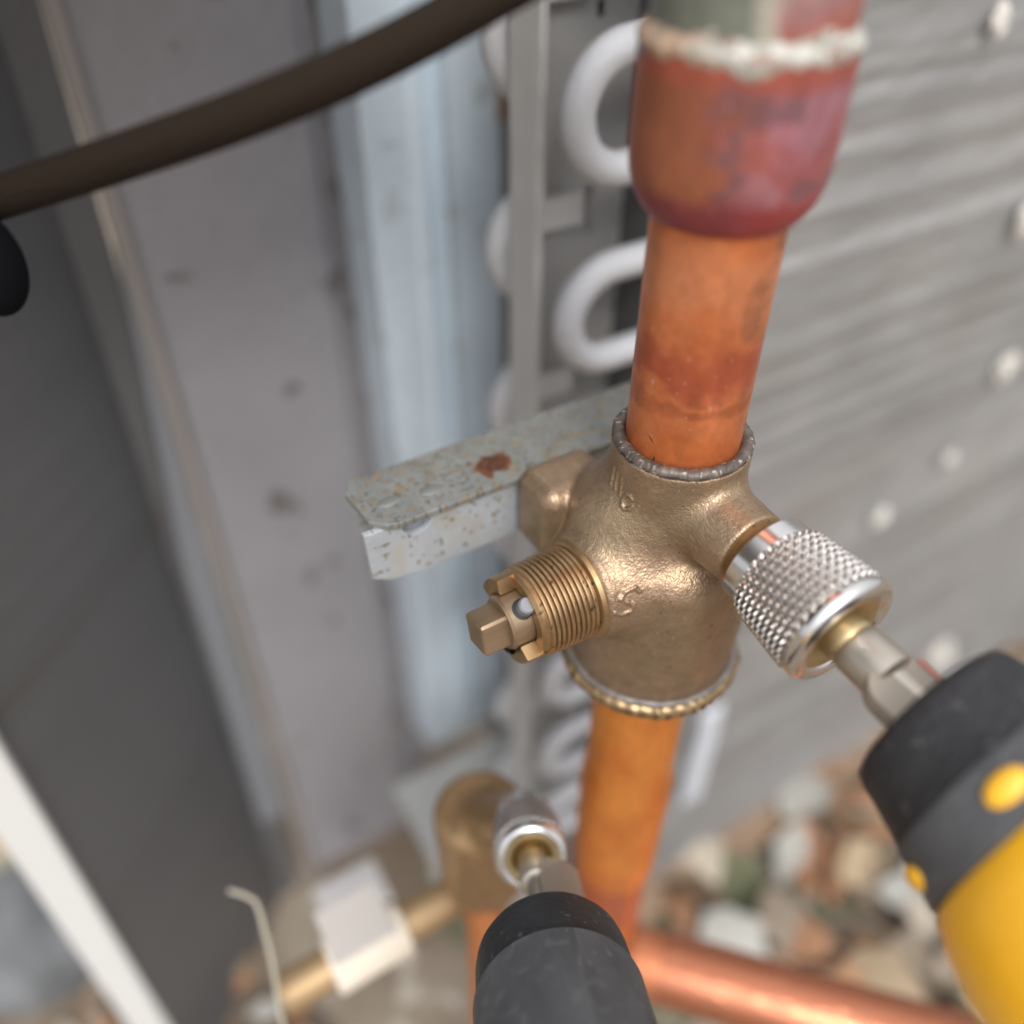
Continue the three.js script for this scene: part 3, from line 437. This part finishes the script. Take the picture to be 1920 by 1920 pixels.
probe('black and yellow pressure probe on the brass valve, at the right edge', [0.5, -9.4, 0], [-0.01, -0.055, 1], 0.0, { nut: 1.12, lip: 39.2, nose: 53.8, R: 13.4, prof: [1.14, 10.5, 1.28, 18.0], tabX: -1.2, tabZ: -2.2, dots: [0, 1, 2, 3, 4].map(i => 3.82 + i * 1.2566) });
{
  const a = new THREE.Vector3(-0.36, 0.53, 0.76).normalize(), lip = [-37, -84.7, 14.5];
  probe('black pressure probe with yellow body on the lower valve, at the bottom edge', [lip[0] - a.x * 30, lip[1] - a.y * 30, lip[2] - a.z * 30], [a.x, a.y, a.z], 2.5, { nut: 0.86, lip: 30, nose: 58, R: 12.9, prof: [1.03, 12.5, 1.04, 60], tabX: -3.9, tabZ: 0.2, tab0: 4, dots: [0.5, 1.7, 2.9, 4.1, 5.3] });
}

// ------------------------------------------------------------ lower (liquid line) valve and its pipes
{
  const v = thing('service_valve', 'smaller blurred brass valve low down behind the bottom probe', 'valve');
  const a = new THREE.Vector3(-0.36, 0.53, 0.76).normalize(), c = [-33, -126, -16], e = [-37 - a.x * 16, -84.7 - a.y * 16, 14.5 - a.z * 16];
  const f = (x, y, z) => { let d = sdCyl(Math.hypot(x - c[0], z - c[2]), y, 12, c[1] - 26, c[1] + 12, 4); d = smin(d, sdCap(x, y, z, [c[0], c[1] + 6, c[2]], e, 6.2), 4); return d; };
  mesh('body', paint(solid(f, [-62, -160, -42], [-10, -78, 22], 0.9, 0.06), (x, y, z) => brassTint(x, y, z).map((q, i) => q * [1.1, 1.0, 0.8][i])), M.brass, v);
  mesh('down_pipe', tube([[-34, -142, -15], [-39, -168, -4], [-44, -220, 4], [-46, -405, 6]], 5.4, 40, 24), mat({ color: C(0.62, 0.24, 0.09), metalness: 0.6, roughness: 0.42 }), v);
  const bar = toNX(lathe([[0.1, 0], [6.6, 0], [6.8, 0.6], [6.8, 15], [5.6, 15.6], [5.6, 66], [5.2, 67], [0.1, 67]], 48)).translate(-26, -163, -20);
  mesh('side_pipe', bar, mat({ color: C(0.44, 0.30, 0.16), metalness: 0.5, roughness: 0.5 }), v);
  const sl = thing('sleeve', 'cream coloured sleeve on the brass side pipe of the lower valve', 'sleeve');
  mesh('sleeve_body', toNX(lathe([[5.7, 0], [7.6, 0.2], [8, 1], [7.8, 12], [8, 21], [7.6, 22], [5.7, 22.2]], 48)).translate(-57, -163, -20), mat({ color: C(0.74, 0.66, 0.54), roughness: 0.7 }), sl);
  mesh('sleeve_flap', box(-78, -60, -155.6, -154.4, -32, -16, 0.4), mat({ color: C(0.55, 0.51, 0.47), roughness: 0.7 }), sl);
  single('wood_block', jitter(new RoundedBoxGeometry(34, 40, 30, 4, 3), (x, y, z) => [x - 62 + vn(y * 0.1, z * 0.1, 2), y - 392, z - 6]), mat({ color: C(0.34, 0.22, 0.10), roughness: 0.9, bumpMap: fineNoise, bumpScale: 0.002 }), 'tan wooden block on the ground under the side pipe', 'block');
}

// ------------------------------------------------------------ cable, grass, stone, petal
{
  const cab = thing('cable', 'dark brown insulated cable crossing the top left corner', 'cable');
  mesh('jacket', tube([[-96, 31, -68], [-88.3, 35.3, -61.7], [-83.7, 38.1, -55.6], [-70.3, 45.4, -39.5], [-53.8, 53, -25], [-41, 58.3, -18.2], [-25.4, 64.8, -14], [-8, 71, -14], [20, 84, -24]], 2.9, 120, 20), mat({ color: C(0.020, 0.013, 0.008), roughness: 0.85, specularIntensity: 0.35, bumpMap: fineNoise, bumpScale: 0.0003 }), cab);
  const g = new THREE.SphereGeometry(5, 32, 24); g.scale(1, 1.6, 1); g.translate(-88.6, 30.5, -53); mesh('boot', g, mat({ color: C(0.006, 0.006, 0.008), roughness: 0.95, specularIntensity: 0.15 }), cab);
}
single('grass_stalk', tube([[-94.5, -129.3, -36.1], [-92, -129, -33.5], [-89.7, -131.3, -31.1], [-90.4, -136.5, -26], [-91.3, -142.4, -20.6], [-93, -148, -15], [-94.5, -154.4, -10], [-100, -410, 20]], 0.62, 80, 10), mat({ color: C(0.42, 0.38, 0.30), roughness: 0.8 }), 'thin dry grass stalk in front of the dark cabinet side', 'grass stalk');
{
  const g = new THREE.IcosahedronGeometry(42, 5); jitter(g, (x, y, z) => { const k = 1 + 0.22 * fbm(x * 0.03, y * 0.03, z * 0.03) + 0.05 * fbm(x * 0.15, y * 0.15, z * 0.15); return [x * k * 0.9 - 205, y * k * 0.8 - 392, z * k - 215]; });
  single('stone', paint(g, (x, y, z) => { const n = 0.18 * (1 + 0.6 * fbm(x * 0.06, y * 0.06, z * 0.06)); return [n, n * 1.03, n * 1.05]; }), mat({ vertexColors: true, roughness: 0.9 }), 'rounded grey stone on the ground behind the white strip', 'stone');
  const p = grid(8, 8, (u, v) => { const a = (u - 0.5) * 2, b = (v - 0.5) * 2, q = Math.max(Math.abs(a), Math.abs(b)) / (Math.hypot(a, b) || 1); return [a * q * 11 - 178, -388 + 3 * a * a + 2 * b, b * q * 11 - 196]; });
  single('petal', p, mat({ color: C(0.62, 0.07, 0.20), roughness: 0.7 }), 'pink petal on the ground beside the white strip', 'petal');
}

renderer.setSize(1024, 1024);
renderer.render(scene, camera);
